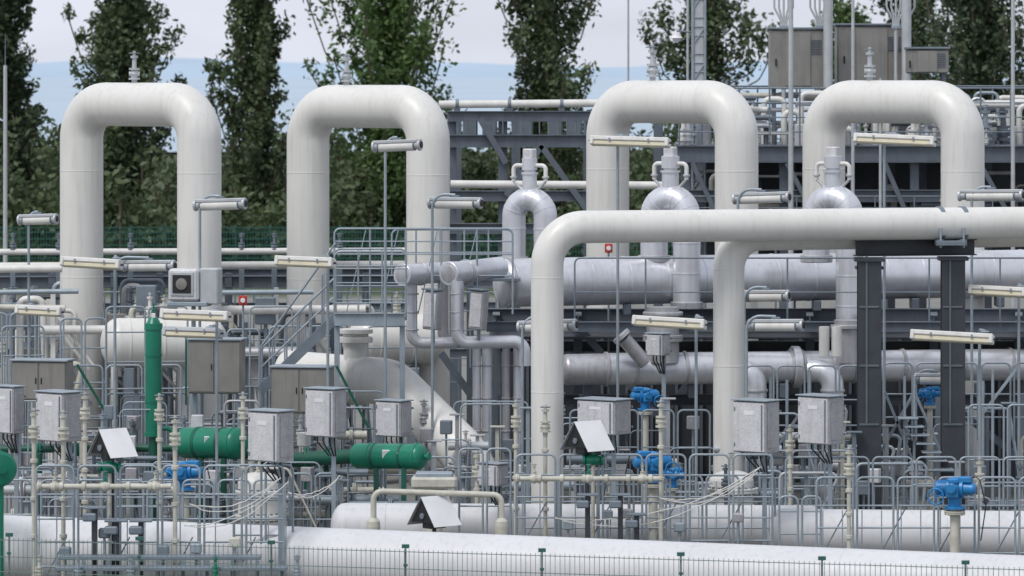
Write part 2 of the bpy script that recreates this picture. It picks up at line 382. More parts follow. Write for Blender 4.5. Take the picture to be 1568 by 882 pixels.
# ================================================================ U LOOPS
def uloop(uL,uR,vt,d,rpx,yaw,vvalve,uv,name='expansion_loop_pipe'):
    b=B(); r=m(rpx,d); a=math.radians(yaw); c=Z((uL+uR)/2,0,d); half=m(uR-uL,d)/2/math.cos(a)
    X=Vector((math.cos(a),-math.sin(a),0)); zt=S(0,vt,d).z
    A=c-X*half; C=c+X*half; Rb=m(54,d)
    b.tube([A,Vector((A.x,A.y,zt)),Vector((C.x,C.y,zt)),C],r,WHT,48,Rb,16)
    for P in(A,C):
        for z in(zt-2.0,zt-5.2): b.ring(Vector((P.x,P.y,z)),(0,0,1),r+.006,.035,WHT,48,.005)
        b.ring(Vector((P.x,P.y,.5)),(0,0,1),r+.12,.14,WHT,40)
    for s_ in(-1,1): b.ring(c+X*s_*(half-Rb-.05)+Vector((0,0,zt)),X,r+.006,.03,WHT,48,.005)
    pv=c+X*((uv-(uL+uR)/2)*d/F/math.cos(a)); pv.z=zt+r-.03
    hv=S(0,vvalve,d).z-pv.z
    valve(b,pv,hv,LMG,True)
    b.make(name)
uloop(117,311,160,140,33.5,42,78,205)
uloop(468,657,163,140,33,42,82,530)
uloop(932,1124,156,138,33,40,68,1000)
uloop(1267,1466,156,138,33,40,72,1334)
# ================================================================ REAR STEELWORK
b=B(); d=156
def bm_(u0,v0,u1,v1,d0,w=.25,h=.35,mt=STL,d1=None): b.hbeam(S(u0,v0,d0),S(u1,v1,d1 or d0),w,h,mt)
for u in(692,770,905,1008): b.hbeam(G(u,d),S(u,172,d),.3,.3,STL,(0,1,0))
for u in(700,790,900): b.hbeam(G(u,d+5),S(u,172,d+5),.3,.3,STL,(0,1,0))
bm_(685,178,912,178,d-.3); bm_(685,216,912,216,d-.3,.3,.42); bm_(685,178,912,178,d+5); bm_(685,300,912,300,d-.3); bm_(685,350,912,350,d-.3)
b.obox(S(775,250,d-.5),S(735,182,d-.5),.15,.2,STL); b.obox(S(828,222,d-.5),S(905,330,d-.5),.15,.2,STL); b.obox(S(775,300,d-.5),S(830,222,d-.5),.15,.2,STL)
for u in range(700,912,14): b.tube([S(u,186,d-.4),S(u,205,d-.4)],.025,GAD,5)
for u in(720,750,805,850,880): b.box(S(u,196,d+1),(.5,.5,.8),GAD,None,.05)
b.make('pipe_bridge_steelwork')
b=B()
b.tube([S(672,160,151),S(915,158,151)],m(6,151),LMP,16); b.tube([S(690,282,150),S(1015,284,150)],m(6,150),LMP,16)
for u in(700,780,860): b.box(S(u,168,151),(.2,.2,.15),STL); b.ring(S(u,159,151),(1,0,0),m(7.5,151),.1,GAD,16)
b.make('utility_pipe')
b=B(); d=154
for u in(1050,1115,1200,1352,1400,1500,1590):
    b.hbeam(G(u,d),S(u,222,d),.28,.28,STL,(0,1,0)); b.hbeam(G(u+12,d+6),S(u+12,235,d+6),.28,.28,STL,(0,1,0))
bm_(1035,236,1640,236,d-.4,.3,.55); bm_(1035,226,1640,226,d+6,.3,.4)
bm_(1035,300,1640,300,d-.3,.3,.4,STL); bm_(1035,358,1640,358,d-.3,.3,.4,STL)
b.box(S(1340,224,157.0)+Vector((0,0,.06)),(13.2,5.6,.06),GAD,None,.01)
b.box(S(1340,300,157.0),(13.2,5.2,.08),DRK,None,.01)
b.box(S(1340,330,160.0),(13.2,.15,3.6),DRK,None,.01)  # dark sheet standing in for the shaded interior behind the beams
for u0,u1 in((1060,1110),(1205,1260),(1355,1400),(1500,1560)):
    b.obox(S(u0,250,d-.5),S(u1,355,d-.5),.12,.15,STL); 
zr=S(0,224,d).z
rail(b,Z(1040,0,d-.4),Z(1640,0,d-.4),zr,S(0,135,d).z,GAD,.95,(.25,.5,.75),.03)
rail(b,Z(1040,0,d+5),Z(1640,0,d+5),zr,S(0,132,d+5).z,GAD,1.3,(.35,.7),.03)
rail(b,Z(1040,0,d-.5),Z(1640,0,d-.5),S(0,358,d).z,S(0,300,d).z,GAD,1.3,(.35,.7),.025)
b.make('rear_steel_platform')
b=B()
for i in range(240):
    u=random.uniform(1045,1600); dd=random.uniform(153.7,158.5); lv=random.choice([0,0,1])
    v1=(random.uniform(142,212),random.uniform(262,340))[lv]; v0=(222,358)[lv]
    mt=random.choice([GAL,LMP,LMG,CRM,ALU,STL,LMP])
    k=random.random()
    if k<.35: valve(b,S(u,v0,dd),m((v0-v1)*.8,dd),mt)
    elif k<.65: 
        L=random.uniform(15,70); b.tube([S(u,v0,dd),S(u,v1,dd),S(u+L,v1,dd),S(u+L,v0,dd)],random.uniform(.04,.11),mt,8,.2,4)
    elif k<.8: b.box(S(u,(v0+v1)/2+14,dd),(random.uniform(.3,.9),.4,random.uniform(.4,1.1)),random.choice([BOX,BOL,GAD,STL]),None,.03)
    else: b.tube([S(u,v1,dd),S(u+random.uniform(40,120),v1,dd)],random.uniform(.04,.11),mt,10)
b.make('process_pipework')
b=B(); d=157
for (u0,u1,v0,v1,dd) in((1178,1262,46,136,157),(1280,1385,40,134,158),(1384,1450,76,112,156.5)):
    c=S((u0+u1)/2,(v0+v1)/2,dd); W=m(u1-u0,dd);H=m(v1-v0,dd)
    b.box(c,(W,1.4,H),CAB,None,.04)
    b.box(c+Vector((0,-.72,0)),(W*.46,.05,H*.9),CAB,None,.01)
    b.box(c+Vector((0,0,H/2+.05)),(W*1.06,1.55,.07),GAD,None,.02)
    for k in range(7): b.box(c+Vector((W*.32,-.73,H*.32-k*.07)),(W*.2,.03,.03),STL,None,.004)
    b.box(c+Vector((-W*.4,-.76,-.1)),(.05,.06,.25),BLK,None,.01)
    for s_ in(-1,1): b.hbeam(Vector((c.x+s_*W*.42,c.y,zr)),Vector((c.x+s_*W*.42,c.y,c.z-H/2)),.15,.15,GAD,(0,1,0),.02)
for u in(1268,1388): b.tube([S(u,224,156),S(u,-20,156)],.16,LMG,14)
b.make('control_cabinet')
for u in(1200,1255,1372,1386):
    b=B()
    for k in range(5):
        x=(k-2)*.13; p=S(u,46,156.4)
        b.tube([p+Vector((x*.3,0,0)),p+Vector((x*.4,0,.35)),p+Vector((x*1.2,0,.75)),p+Vector((x*1.2,0,1.6))],.035,LMG,8,.2,3)
    b.tube([Vector((p.x,p.y,zr)),p+Vector((0,0,.1))],.07,LMG,10); b.box(p+Vector((0,0,.1)),(.3,.2,.12),GAL)
    b.make('vent_stack_cluster')
b=B(); p=S(1070,0,156)
for sx_ in(-1,1):
    for sy in(-1,1): b.tube([Vector((p.x+sx_*.2,p.y+sy*.2,0)),Vector((p.x+sx_*.2,p.y+sy*.2,17))],.045,GAL,8)
for k in range(28):
    z=.3+k*.6
    for a,c in(((-1,-1),(1,-1)),((1,-1),(1,1)),((-1,1),(-1,-1))):
        b.tube([Vector((p.x+a[0]*.2,p.y+a[1]*.2,z)),Vector((p.x+c[0]*.2,p.y+c[1]*.2,z+(.6 if k%2 else 0)))],.025,GAL,6)
        b.tube([Vector((p.x+a[0]*.2,p.y+a[1]*.2,z+.3)),Vector((p.x+c[0]*.2,p.y+c[1]*.2,z+.3))],.02,GAL,6)
b.box(Vector((p.x,p.y,8.5)),(.34,.34,17),LMG,None,.02)
c=S(1036,56,155.6); b.tube([S(1060,50,156),c+Vector((0,0,.2))],.03,GAL,8); b.lathe(c+Vector((0,0,.15)),(0,0,-1),[(0,.12),(.12,.15),(.2,.2),(.22,.14),(.36,.05)],LBL,14)
b.make('communications_mast')
for (u,v,dd,r) in((962,-20,160,.035),(1211,-20,152,.075),(1306,-20,152,.05),(1053,-20,158,.04),(1348,120,152,.04),(8,100,180,.07),(1551,-20,153,.06)):
    b=B(); g=G(u,dd); zt=S(u,v,dd).z
    b.lathe(g,(0,0,1),[(0,r*1.8),(1,r*1.7),(1,r*1.3),(zt,r)],LMG,10); b.box(g+Vector((0,0,.03)),(r*6,r*6,.05),GAD); b.lathe(g+Vector((0,0,zt)),(0,0,1),[(0,.02),(1.2,.008)],GAD,6)
    b.make('lightning_rod_pole')
# ================================================================ LONG SILVER HEADER + goosenecks
b=B(); dl,dr=130,136.5; zh=S(0,433,dl).z; r=m(37,131)
A=Z(775,zh,dl);C=Z(1750,zh,dr+1.5); ax=(C-A).normalized()
b.tube([A,C],r,ALU,48); b.dome(A,-ax,r,r*.42,ALU,48)
for k in range(16):
    b.ring(A+ax*(k*1.15+.12),ax,r+.012,.05,ALU,48,.006)
b.ring(A+ax*.03,ax,r+.03,.07,ALD,48)
for u in(830,960,1110,1250,1400,1530):
    dd=dl+(u-775)*(dr-dl)/850; b.box(Z(u,zh-r-.12,dd),(.22,.9,.3),STL,None,.02)
b.make('gas_header_pipe')
def goose(uL,uR,vt,d,rpx,vbL,vbR,yaw=28):
    b=B(); r=m(rpx,d); a=math.radians(yaw); c=Z((uL+uR)/2,0,d); half=m(uR-uL,d)/2/math.cos(a)
    X=Vector((math.cos(a),-math.sin(a),0)); zt=S(0,vt,d).z; A=c-X*half;C=c+X*half
    b.tube([Vector((A.x,A.y,S(0,vbL,d).z)),Vector((A.x,A.y,zt)),Vector((C.x,C.y,zt)),Vector((C.x,C.y,S(0,vbR,d).z))],r,ALU,40,half*.98,16)
    for P,vb in((A,vbL),(C,vbR)):
        zb=S(0,vb,d).z
        for z in np.arange(zb+.1,zt-half,.85): b.ring(Vector((P.x,P.y,z)),(0,0,1),r+.01,.05,ALU,40,.006)
        b.ring(Vector((P.x,P.y,zb+.06)),(0,0,1),r+.07,.2,ALD,36,.02)
    for k in range(1,8):
        an=math.pi*k/8; q=c-X*half*math.cos(an); q.z=zt-half+half*math.sin(an)
        b.ring(q,Vector((X.x*math.sin(an),X.y*math.sin(an),math.cos(an))),r+.008,.04,ALU,40,.005)
    t=Vector((c.x,c.y,zt+r*.6)); R_=rotz(-yaw)
    b.lathe(t,(0,0,1),[(0,r*.62),(.5,r*.62),(.5,r*.72),(.56,r*.72),(.56,r*.5),(.62,r*.5),(.62,r*.66),(.95,r*.66),(.97,r*.5),(.97,0)],ALU,20)
    b.box(t+Vector((0,0,1.08)),(.32,.28,.28),BOL,R_,.03)
    for s_ in(-1,1):
        e=X*s_
        b.tube([t+Vector((0,0,.75)),t+e*.5+Vector((0,0,.75)),t+e*.5+Vector((0,0,.3))],.06,LMP,12,.12,5)
        b.ring(t+e*.5+Vector((0,0,.42)),(0,0,1),.1,.06,LMG,12)
        b.tube([t+e*.5+Vector((0,0,.3)),t+e*.3+Vector((0,0,.12)),t],.04,LMG,8,.1)
    b.make('insulated_gooseneck_pipe')
goose(787,835,305,132,18,402,402,26)
goose(1002,1051,304,131.5,21,400,470,28)
goose(1251,1300,304,131.5,21,400,520,28)
# nozzle manifold
b=B(); d=128
for (u0,v0,u1,v1,rp) in((616,421,700,416,16),(687,419,765,410,17)):
    P=S(u0,v0,d-.6);Q=S(u1,v1,d+1.2); ax=(Q-P).normalized(); b.tube([P,Q],m(rp,d),ALU,28)
    b.ring(P+ax*.05,ax,m(rp+1.5,d),.14,ALU,28,.02); b.ring(P+ax*.75,ax,m(rp+2,d),.05,ALD,28); b.dome(P,-ax,m(rp-2,d),.06,ALD,24)
b.tube([S(630,432,d),S(630,525,d),S(700,525,d)],m(9,d),ALU,18,.3)
b.tube([S(700,430,d-.6),S(700,525,d-.6),S(803,523,d-.4),S(803,560,d-.4)],m(10,d),ALU,18,.3)
b.tube([S(678,432,d+.4),S(678,525,d+.4),S(760,525,d+.4)],m(8,d),ALD,18,.3)
for u in(632,700): 
    for v in(450,478,505): b.ring(S(u-1,v,d-(.6 if u==700 else 0)),(0,0,1),m(10.5,d),.04,ALD,18)
for u,rp in((730,6.5),(746,8),(775,6),(793,7)):
    P=S(u,528,d); b.tube([Vector((P.x,P.y,.3)),P],m(rp,d),ALU if u!=775 else ALD,16)
    for v in(560,610,660): b.ring(S(u,v,d),(0,0,1),m(rp+1.2,d),.05,ALD,16)
for u in(663,733):
    c=S(u,475,d-.9); R=Matrix.Rotation(math.radians(4),3,'Y')@rotz(-28)
    b.box(c,(.42,.34,1.05),BOX,R,.03); b.box(c+R@Vector((0,-.18,0)),(.34,.03,.9),BOL,R,.01)
    b.tube([c+Vector((0,0,-.5)),c+Vector((0,.3,-.9))],.05,GAL,8)
    b.box(c+Vector((0,0,.56)),(.5,.42,.05),GAD,R,.01)
b.make('nozzle_manifold')
# lower header
b=B(); d=129
zl=S(0,566,d).z; A=Z(868,zl,d); C=Z(1760,zl,d+3.0); ax=(C-A).normalized(); r=m(24,d)
b.tube([A,C],r,ALD,36); b.dome(A,-ax,r,.2,ALD,32)
b.tube([A+ax*1.1,A+ax*1.1+ax*14.2],r+.01,ALU,36)
for k in(1.1,1.9,3.3,4.6,6.3,6.62,8.1,9.5,11.2,12.6): b.ring(A+ax*k,ax,r+.05,.09,ALD,36,.015)
b.ring(A+ax*6.45,ax,r+.15,.22,ALU,36,.02)
P=S(1015,555,d+.3); b.tube([P,S(1015,470,d+.3)],m(25,d),ALD,32)
for v in(480,515,520): b.ring(S(1015,v,d+.3),(0,0,1),m(31,d),.1,ALD,32,.02)
P=S(1297,555,d+.6); b.tube([P,S(1297,490,d+.6)],m(20,d),ALD,32); b.ring(S(1297,500,d+.6),(0,0,1),m(26,d),.12,ALD,32,.02)
b.tube([S(988,556,d-.3),S(955,518,d-.5)],m(11,d),ALD,20); b.ring(S(952,515,d-.5),S(952,515,d)-S(988,556,d),m(15,d),.14,ALD,20,.02)
for u in(1157,1275):
    b.tube([Z(u-35,zl,d-.3),Z(u,zl,d-.5),Z(u,1.2,d-.5)],m(17,d),ALU,28,.45,8)
    for v in(590,625): b.ring(S(u,v+8,d-.5),(0,0,1),m(19,d),.07,ALD,28)
for u in(1262,1281): b.tube([S(u,545,d-.4),S(u,500,d-.4)],m(8,d),LMP,14)
for u in(900,1060,1200,1340,1500):
    b.box(Z(u,zl-r-.2,d+1),(.25,.7,.4),STL,None,.02)
b.make('lower_header_pipe')
# pipe rack
b=B(); d=134
for u in(760,885,1010,1130,1240,1330,1430,1560):
    b.hbeam(G(u,d),S(u,480,d),.25,.25,STL,(0,1,0)); b.hbeam(G(u+8,d-4),Z(u+8,zl-.75,d-4),.22,.22,STL,(0,1,0))
    b.hbeam(S(u,484,d),S(u,484,d-4.2)+Vector((0,0,-.1)),.2,.25,STL)
bm_(745,483,1660,483,d,.25,.4,STL); bm_(745,500,1660,500,d-4.3,.22,.28,STL)
bm_(745,530,1660,530,d+.5,.25,.3,DRK); bm_(860,612,1660,612,d-3.3,.25,.3,DRK)
for (u0,v0,u1,v1) in((675,540,735,625),(885,500,1010,640),(1240,610,1330,720),(1010,640,1130,500),(1430,600,1560,700)):
    b.obox(S(u0,v0,d-2.5),S(u1,v1,d-2.5),.14,.2,STL)
b.box(Z(1210,S(0,508,d).z,d-1.2),(17,3.6,.06),DRK,None,.01)  # solid dark deck, added to keep the zone beneath it dim
b.box(Z(1210,2.4,d+3.5),(17,.2,4.8),DRK,None,.02)  # added dark backdrop, shade of the rack interior put into its colour
for u in range(770,1640,38): b.obox(Z(u,.2,d+3.3),Z(u,4.8,d+3.3),.08,.1,STL)
rail(b,Z(880,0,d-4.3),Z(1640,0,d-4.3),S(0,500,d-4.3).z,S(0,395,d-4.3).z,GAD,1.9,(.5,),.025)
b.make('pipe_rack')
# ================================================================ FRONT PIPE
b=B(); d=118; zf=S(0,348,d).z; r=m(25,d)
b.tube([G(838,d),Z(838,zf,d),Z(1800,zf,122.8)],r,WHT,44,m(58,d),16)
for v in(425,600): b.ring(S(838,v,d),(0,0,1),r+.005,.03,WHT,44,.004)
b.ring(Z(838,.9,d),(0,0,1),r+.12,.12,WHT,40)
ax=(Z(1800,zf,122.8)-Z(838,zf,d)).normalized()
for u in(900,1180): b.ring(Z(u,zf,d+(u-838)*4.8/962),ax,r+.005,.03,WHT,44,.004)
b.make('overhead_gas_pipe')
b=B(); d2=120.2
b.tube([G(1116,d2),Z(1116,zf-.28,d2),Z(1830,zf-.28,124.8)],m(24,d2),WHT,44,m(52,d2),14)
for v in(412,560): b.ring(S(1116,v,d2),(0,0,1),m(24,d2)+.006,.035,WHT,44,.004)
b.make('overhead_gas_pipe')
b=B()
for u in(1331,1459):
    dd=118+(u-838)*4.8/962
    b.hbeam(G(u,dd+.1),Z(u,zf-r-.55,dd+.1),m(36,120),.45,DRK,(0,1,0),.05)
    b.box(Z(u,zf-r-.50,dd+.1),(m(46,120),.6,.1),DRK,None,.01); b.box(Z(u,.03,dd+.1),(.9,.8,.06),DRK,None,.01)
    for v in(470,560,650): b.box(S(u,v,dd-.14),(m(30,120),.03,.05),STL,None,.004)
    b.box(S(u-4,520,dd-.14),(.05,.04,4.3),STL,None,.004)
dd=120.9; b.hbeam(Z(1310,zf-r-.22,dd),Z(1492,zf-r-.22,dd+.8),.4,.42,DRK)
b.box(Z(1331,zf-r-.72,dd-.1),(.7,.6,.08),DRK,None,.01)
for u in(1438,1473):
    dd=118+(u-838)*4.8/962; P=Z(u,zf,dd); b.ring(P,ax,r+.03,.14,GAD,40,.01)
    b.box(P-Vector((0,0,r+.08)),(.2,.7,.18),GAD,None,.02); b.tube([P+Vector((0,-r-.06,-.1)),P+Vector((0,-r-.06,-r-.2))],.03,GAL,8)
b.box(Z(1455,zf-r-.08,120.6),(.75,.5,.12),GAD,None,.01)
b.make('pipe_support_portal')
# ================================================================ WHITE DIAGONAL PIPE + vessels
b=B(); d=127
b.tube([S(440,572,d+2),S(600,585,d),S(722,705,d-2),Z(740,0,d-2)],m(36,d),WHT,44,1.3,12)
P=S(548,580,d+.7); b.ring(P,(1,-.15,-.05),m(41,d),.5,WHT,40,.06)
b.tube([S(545,560,d+.6),S(545,505,d+.6)],m(19,d),WHT,30); b.ring(S(545,520,d+.6),(0,0,1),m(26,d),.15,WHT,30); b.ring(S(545,507,d+.6),(0,0,1),m(26,d),.12,WHT,30)
b.make('descending_gas_pipe')
for (ua,ub,vv) in((180,322,525),(560,655,520)):
    b=B(); d=137
    P=S(ua,vv,d);Q=S(ub,vv,d+.6); ax=(Q-P).normalized(); b.tube([P,Q],m(38,d),WHT,44); b.dome(P,-ax,m(38,d),.5,WHT,40); b.dome(Q,ax,m(38,d),.5,WHT,40)
    for k in(.3,1.3): b.ring(P+ax*k,ax,m(38,d)+.02,.06,WHT,44)
    for u in(ua+20,ub-20): b.box(Z(u,1.7,d+.1),(.3,1.1,3.4),GAD,None,.02)
    valve(b,P.lerp(Q,.5)+Vector((0,0,m(37,d))),.7,CRM)
    b.make('pressure_vessel')
for (u0,u1,v,rp,d) in((528,1245,806,36,115.2),(1195,1620,815,36,114.2)):
    b=B(); P=S(u0,v,d);Q=S(u1,v+4,d-.4); ax=(Q-P).normalized(); b.tube([P,Q],m(rp,d),WHC,40); b.dome(P,-ax,m(rp,d),.35,WHC,36)
    for k in(1,4,7,10): b.ring(P+ax*k,ax,m(rp,d)+.01,.05,WHC,40,.005)
    b.make('ground_level_pipe')
for (u,rp,vt,d) in((397,33,738,116),(1120,34,735,117.5),(713,22,700,122)):
    b=B(); P=S(u,vt,d); r=m(rp,d)
    b.tube([Vector((P.x,P.y,0)),P],r,WHT,36); b.dome(P,(0,0,1),r,.25,WHT,36)
    b.flange(P-Vector((0,0,.25)),(0,0,1),r+.12,WHT,.12,20); b.flange(P-Vector((0,0,.85)),(0,0,1),r+.1,WHT,.12,20)
    valve(b,P+Vector((0,0,.2)),.5,CRM); b.make('valve_riser')
# ================================================================ BOTTOM PIPE + FENCE
b=B()
A=Z(-200,1.1,109.3); C=Z(1850,1.1,97.5); ax=(C-A).normalized(); b.tube([A,C],.72,WHC,56)
for k in range(1,9): b.ring(A+ax*(k*3.4),ax,.726,.03,WHC,56,.004)
for k in range(8): 
    q=A+ax*(k*3.9+1); b.box(Vector((q.x,q.y,.25)),(.4,1.1,.5),LMG,None,.03)
b.make('foreground_gas_pipe')
b=B(); p0=Z(-250,0,101.7);p1=Z(1850,0,93.6); L_=(p1-p0).length; n=int(L_/.105)
for i in range(n+1):
    p=p0.lerp(p1,i/n); b.obox(p+Vector((0,0,.05)),p+Vector((0,0,2.03)),.012,.012,FEL,ch=.001)
for z in(.1,.5,.9,1.3,1.62,1.98):
    for e in(-.013,.013): b.obox(p0+Vector((0,e,z)),p1+Vector((0,e,z)),.008,.014,FEL,ch=.001)
n=int(L_/2.9)
for i in range(n+1):
    p=p0.lerp(p1,(i+.35)/n); b.obox(p+Vector((0,.05,0)),p+Vector((0,.05,2.08)),.04,.05,FEL); b.box(p+Vector((0,.05,2.09)),(.16,.06,.08),FEN,None,.004)
    for z in(.3,1,1.7): b.box(p+Vector((0,-.0,z)),(.09,.03,.05),FEN,None,.004)
b.make('mesh_fence')
# ================================================================ MID PLATFORM AND STAIRS
b=B(); d=125
zd=S(0,490,d).z
b.box(Z(566,zd-.05,d+.8),(m(108,d),1.9,.1),GAD,None,.01)
bm_(512,489,620,489,d-.15,.15,.34,GAL)
for u in(516,616): b.hbeam(G(u,d),Z(u,zd,d),.14,.14,GAL,(0,1,0),.015); b.hbeam(G(u,d+1.6),Z(u,zd,d+1.6),.14,.14,GAL,(0,1,0),.015)
for dd in(d-.1,d+1.7): rail(b,Z(512,0,dd),Z(622,0,dd),zd,S(0,385,d).z,GAL,.65,(.25,.5,.75),.025)
z2=S(0,432,d+1).z
b.box(Z(700,z2-.05,d+4.0),(m(200,d),1.0,.08),GAD,None,.01)
rail(b,Z(512,0,d+3.0),Z(785,0,d+3.0),zd,S(0,350,d+3).z,GAL,1.0,(.45,.7,.85),.028)
rail(b,Z(600,0,d+5.2),Z(785,0,d+5.2),z2,S(0,352,d+5).z,GAL,.7,(.5,),.025)
for u in(530,580,640,700): b.obox(Z(u,zd,d+3.0),Z(u+30,S(0,352,d+3).z,d+3),.03,.03,GAL)
top=Z(512,zd,d+.2); bot=Z(398,S(0,600,d).z,d+.2)
for e in(0,1.1):
    E=Vector((0,e,0)); b.obox(top+E,bot+E,.05,.26,GAD)
    b.tube([top+E+Vector((0,0,2.0)),bot+E+Vector((0,0,1.15))],.025,GAL,8)
    b.tube([top+E+Vector((0,0,1.1)),bot+E+Vector((0,0,1.1)),bot+E],.028,GAL,8,.15)
    b.tube([top+E+Vector((0,0,.6)),bot+E+Vector((0,0,.6))],.022,GAL,8)
    for k in range(7):
        q=top.lerp(bot,k/6)+E; b.tube([q,q+Vector((0,0,1.1 if k>1 else 1.5))],.022,GAL,6)
for k in range(11):
    q=top.lerp(bot,(k+.5)/11)+Vector((0,.55,0)); b.box(q,(.26,1.05,.04),GAD,None,.005)
for e in(0,1.1): b.tube([Vector((bot.x,bot.y+e,0)),bot+Vector((0,e,0))],.06,GAL,8)
b.make('access_staircase')
# ================================================================ LEFT BACKGROUND PIPES
b=B()
for (u0,v0,u1,v1,dd,rp,mt) in((-40,386,640,384,146,5,LMP),(-40,408,640,405,143,6,LMP),(0,412,95,411,134,6,LMP),(-40,448,120,446,138,4,GAL),(330,448,480,447,138,4,GAL),(-40,470,100,472,133,5,CRM),(160,410,300,410,141,5,ALD),(330,475,560,474,138.5,7,LMP),(60,505,180,505,138.5,7,LMP),(330,540,470,540,138.5,9,ALD)):
    b.tube([S(u0,v0,dd),S(u1,v1,dd)],m(rp,dd),mt,14)
for u in(20,90,200,370,420,520): valve(b,S(u,386,146),.6,GAD); b.hbeam(G(u,144.6),S(u,412,144.6),.16,.16,GAD,(0,1,0),.02)
b.make('utility_pipe')
b=B(); d=145
bm_(-40,432,760,430,d,.25,.35,STL); bm_(-40,418,760,417,d+3,.2,.25,STL); bm_(-40,470,760,468,d+3,.2,.25,GAD); bm_(-40,540,760,538,d+3,.2,.3,STL)
for u in(-10,80,175,245,350,445,560,640,720): b.hbeam(G(u,d),S(u,418,d),.22,.22,STL,(0,1,0))
rail(b,Z(-40,0,d-1),Z(760,0,d-1),S(0,560,d).z,S(0,445,d).z,GAL,.8,(.25,.5,.75),.025)
rail(b,Z(-40,0,d+6),Z(760,0,d+6),0,S(0,440,d+6).z,GAD,.6,(.4,.55,.7,.85),.025)
b.make('pipe_bridge_steelwork')
b=B()
for i in range(110):
    u=random.choice([random.uniform(0,85),random.uniform(160,265),random.uniform(335,520)]); d=random.uniform(138.5,144); g=G(u,d)
    zt=random.uniform(2.8,5.8); mt=random.choice([STL,GAD,GAL,ALD,LMP,CRM,DRK]); k=random.random()
    if k<.3: b.tube([g,g+Vector((0,0,zt)),g+Vector((random.uniform(.5,1.6),0,zt)),g+Vector((random.uniform(.5,1.6),0,.1))],random.uniform(.04,.12),mt,8,.2,4)
    elif k<.55: b.hbeam(g,g+Vector((0,0,zt)),.14,.14,mt,(0,1,0),.015); b.obox(g+Vector((0,0,zt*.9)),g+Vector((1.2,0,zt*.6)),.07,.08,mt)
    elif k<.8: b.tube([g,g+Vector((0,0,zt-.7))],.06,mt,8); valve(b,g+Vector((0,0,zt-.7)),.8,mt)
    else: b.box(g+Vector((0,0,zt-.5)),(.6,.4,.8),random.choice([BOX,CAB,GAD]),None,.03); b.tube([g+Vector((0,.1,0)),g+Vector((0,.1,zt-.6))],.06,GAL,8)
b.make('process_pipework')
b=B()
for (u0,u1,dd,vt,vb,w) in((-30,100,132,480,600,.9),(90,165,129,488,640,.9),(160,290,130,470,600,1.1),(290,400,129,505,640,.9),(380,450,130,470,640,.9),(410,530,131,500,650,.9),(0,70,127,500,650,1.),(560,640,130,500,610,1.),(100,280,126,560,680,.9)):
    looprail(b,Z(u0,0,dd),Z(u1,0,dd+.3),S(0,vb,dd).z,S(0,vt,dd).z,GAL,.028,w,(.35,.7))
    looprail(b,Z(u0,0,dd),Z(u1,0,dd+.3),.1,S(0,vb,dd).z-.05,GAD,.028,w,(.5,))
b.make('safety_railing')
# ================================================================ GREEN EQUIPMENT
b=B(); d=121; P=S(235,668,d); H=m(186,d); r=m(12.5,d)
b.lathe(P,(0,0,1),[(0,r*1.1),(.1,r*1.1),(.1,r),(H*.28,r),(H*.28,r*1.08),(H*.3,r*1.08),(H*.3,r),(H*.66,r),(H*.66,r*1.08),(H*.68,r*1.08),(H*.68,r),(H*.88,r),(H*.88,r*1.12),(H*.93,r*1.12),(H*.93,r*.9),(H*.98,r*.5),(H,0)],GRN,28)
b.tube([Vector((P.x,P.y,0)),P],r*.6,GRD,12); b.box(S(235,483,d-.25),(.1,.03,.12),LBL); valve(b,P+Vector((0,0,H-.03)),.35,GRN,False)
b.tube([P+Vector((.0,.0,.2)),P+Vector((.5,0,.2)),P+Vector((.5,0,-.4)),P+Vector((1,0,-.4))],.06,GRN,10,.15)
b.make('green_gas_bottle')
def gtank(u0,u1,v,rp,d):
    b=B(); P=S(u0,v,d+.6);Q=S(u1,v+1,d-.3); ax=(Q-P).normalized(); r=m(rp,d)
    b.tube([P,Q],r,GRN,32); b.dome(Q,ax,r,r*.55,GRN,32); b.dome(P,-ax,r,r*.5,GRN,32)
    b.ring(Q-ax*.06,ax,r+.02,.1,GRN,32); b.ring(P+ax*.4,ax,r+.02,.06,GRN,32)
    for k in(.3,.75):
        q=P.lerp(Q,k); b.box(Vector((q.x,q.y,(q.z-r)/2)),(.12,r*1.4,q.z-r+.1),GRD,None,.01); b.ring(q,ax,r+.015,.07,GRD,32)
    b.box(P.lerp(Q,.5)+Vector((0,-r*.93,r*.25)),(.3,.05,.2),LBL,Matrix.Rotation(math.radians(15),3,'X'),.004)
    b.box(P.lerp(Q,.68)+Vector((0,-r*.95,r*.2)),(.12,.05,.12),LBL,Matrix.Rotation(math.radians(15),3,'X'),.004)
    b.lathe(Q+ax*r*.5,ax,[(0,.06),(.1,.06),(.1,.1),(.14,.1)],GRN,12)
    b.make('green_pressure_tank')
gtank(285,362,678,24,118.6); gtank(548,642,698,19.5,117)
b=B()
b.tube([S(-30,688,123),S(285,686,123)],m(6,123),GRD,14); b.tube([S(362,690,119.5),S(440,705,119),S(548,698,117.8)],m(11,121),GRD,14,.4); 
for u in(430,470,500): b.flange(S(u,703,118.8),(1,0,0),m(19,121),GRD,.12,8); 
for u in(60,120,205,300,330): b.flange(S(u,688,123),(1,0,0),m(11,121),GRN,.1,8)
for (u0,v0,u1,v1) in((118,558,170,645),(515,560,567,660),(285,505,285,620)): b.obox(S(u0,v0,123.5),S(u1,v1,123.5),.05,.07,GRD)
for u in(60,205,330,470,510): b.tube([G(u,121.5),S(u,694,121.5)],.08,GRD,10)
b.make('green_pipework')
b=B(); P=S(-1,718,106); b.lathe(P,(.5,-1,0),[(0,.4),(.06,.4),(.1,.33),(.12,.1),(.2,.1),(.2,0)],GRN,28); b.tube([Vector((P.x,P.y+.1,0)),P+Vector((0,.1,0))],.09,GRN,12); b.tube([P,P+Vector((-1,.8,0))],.2,GRN,16); b.make('green_valve_handwheel')
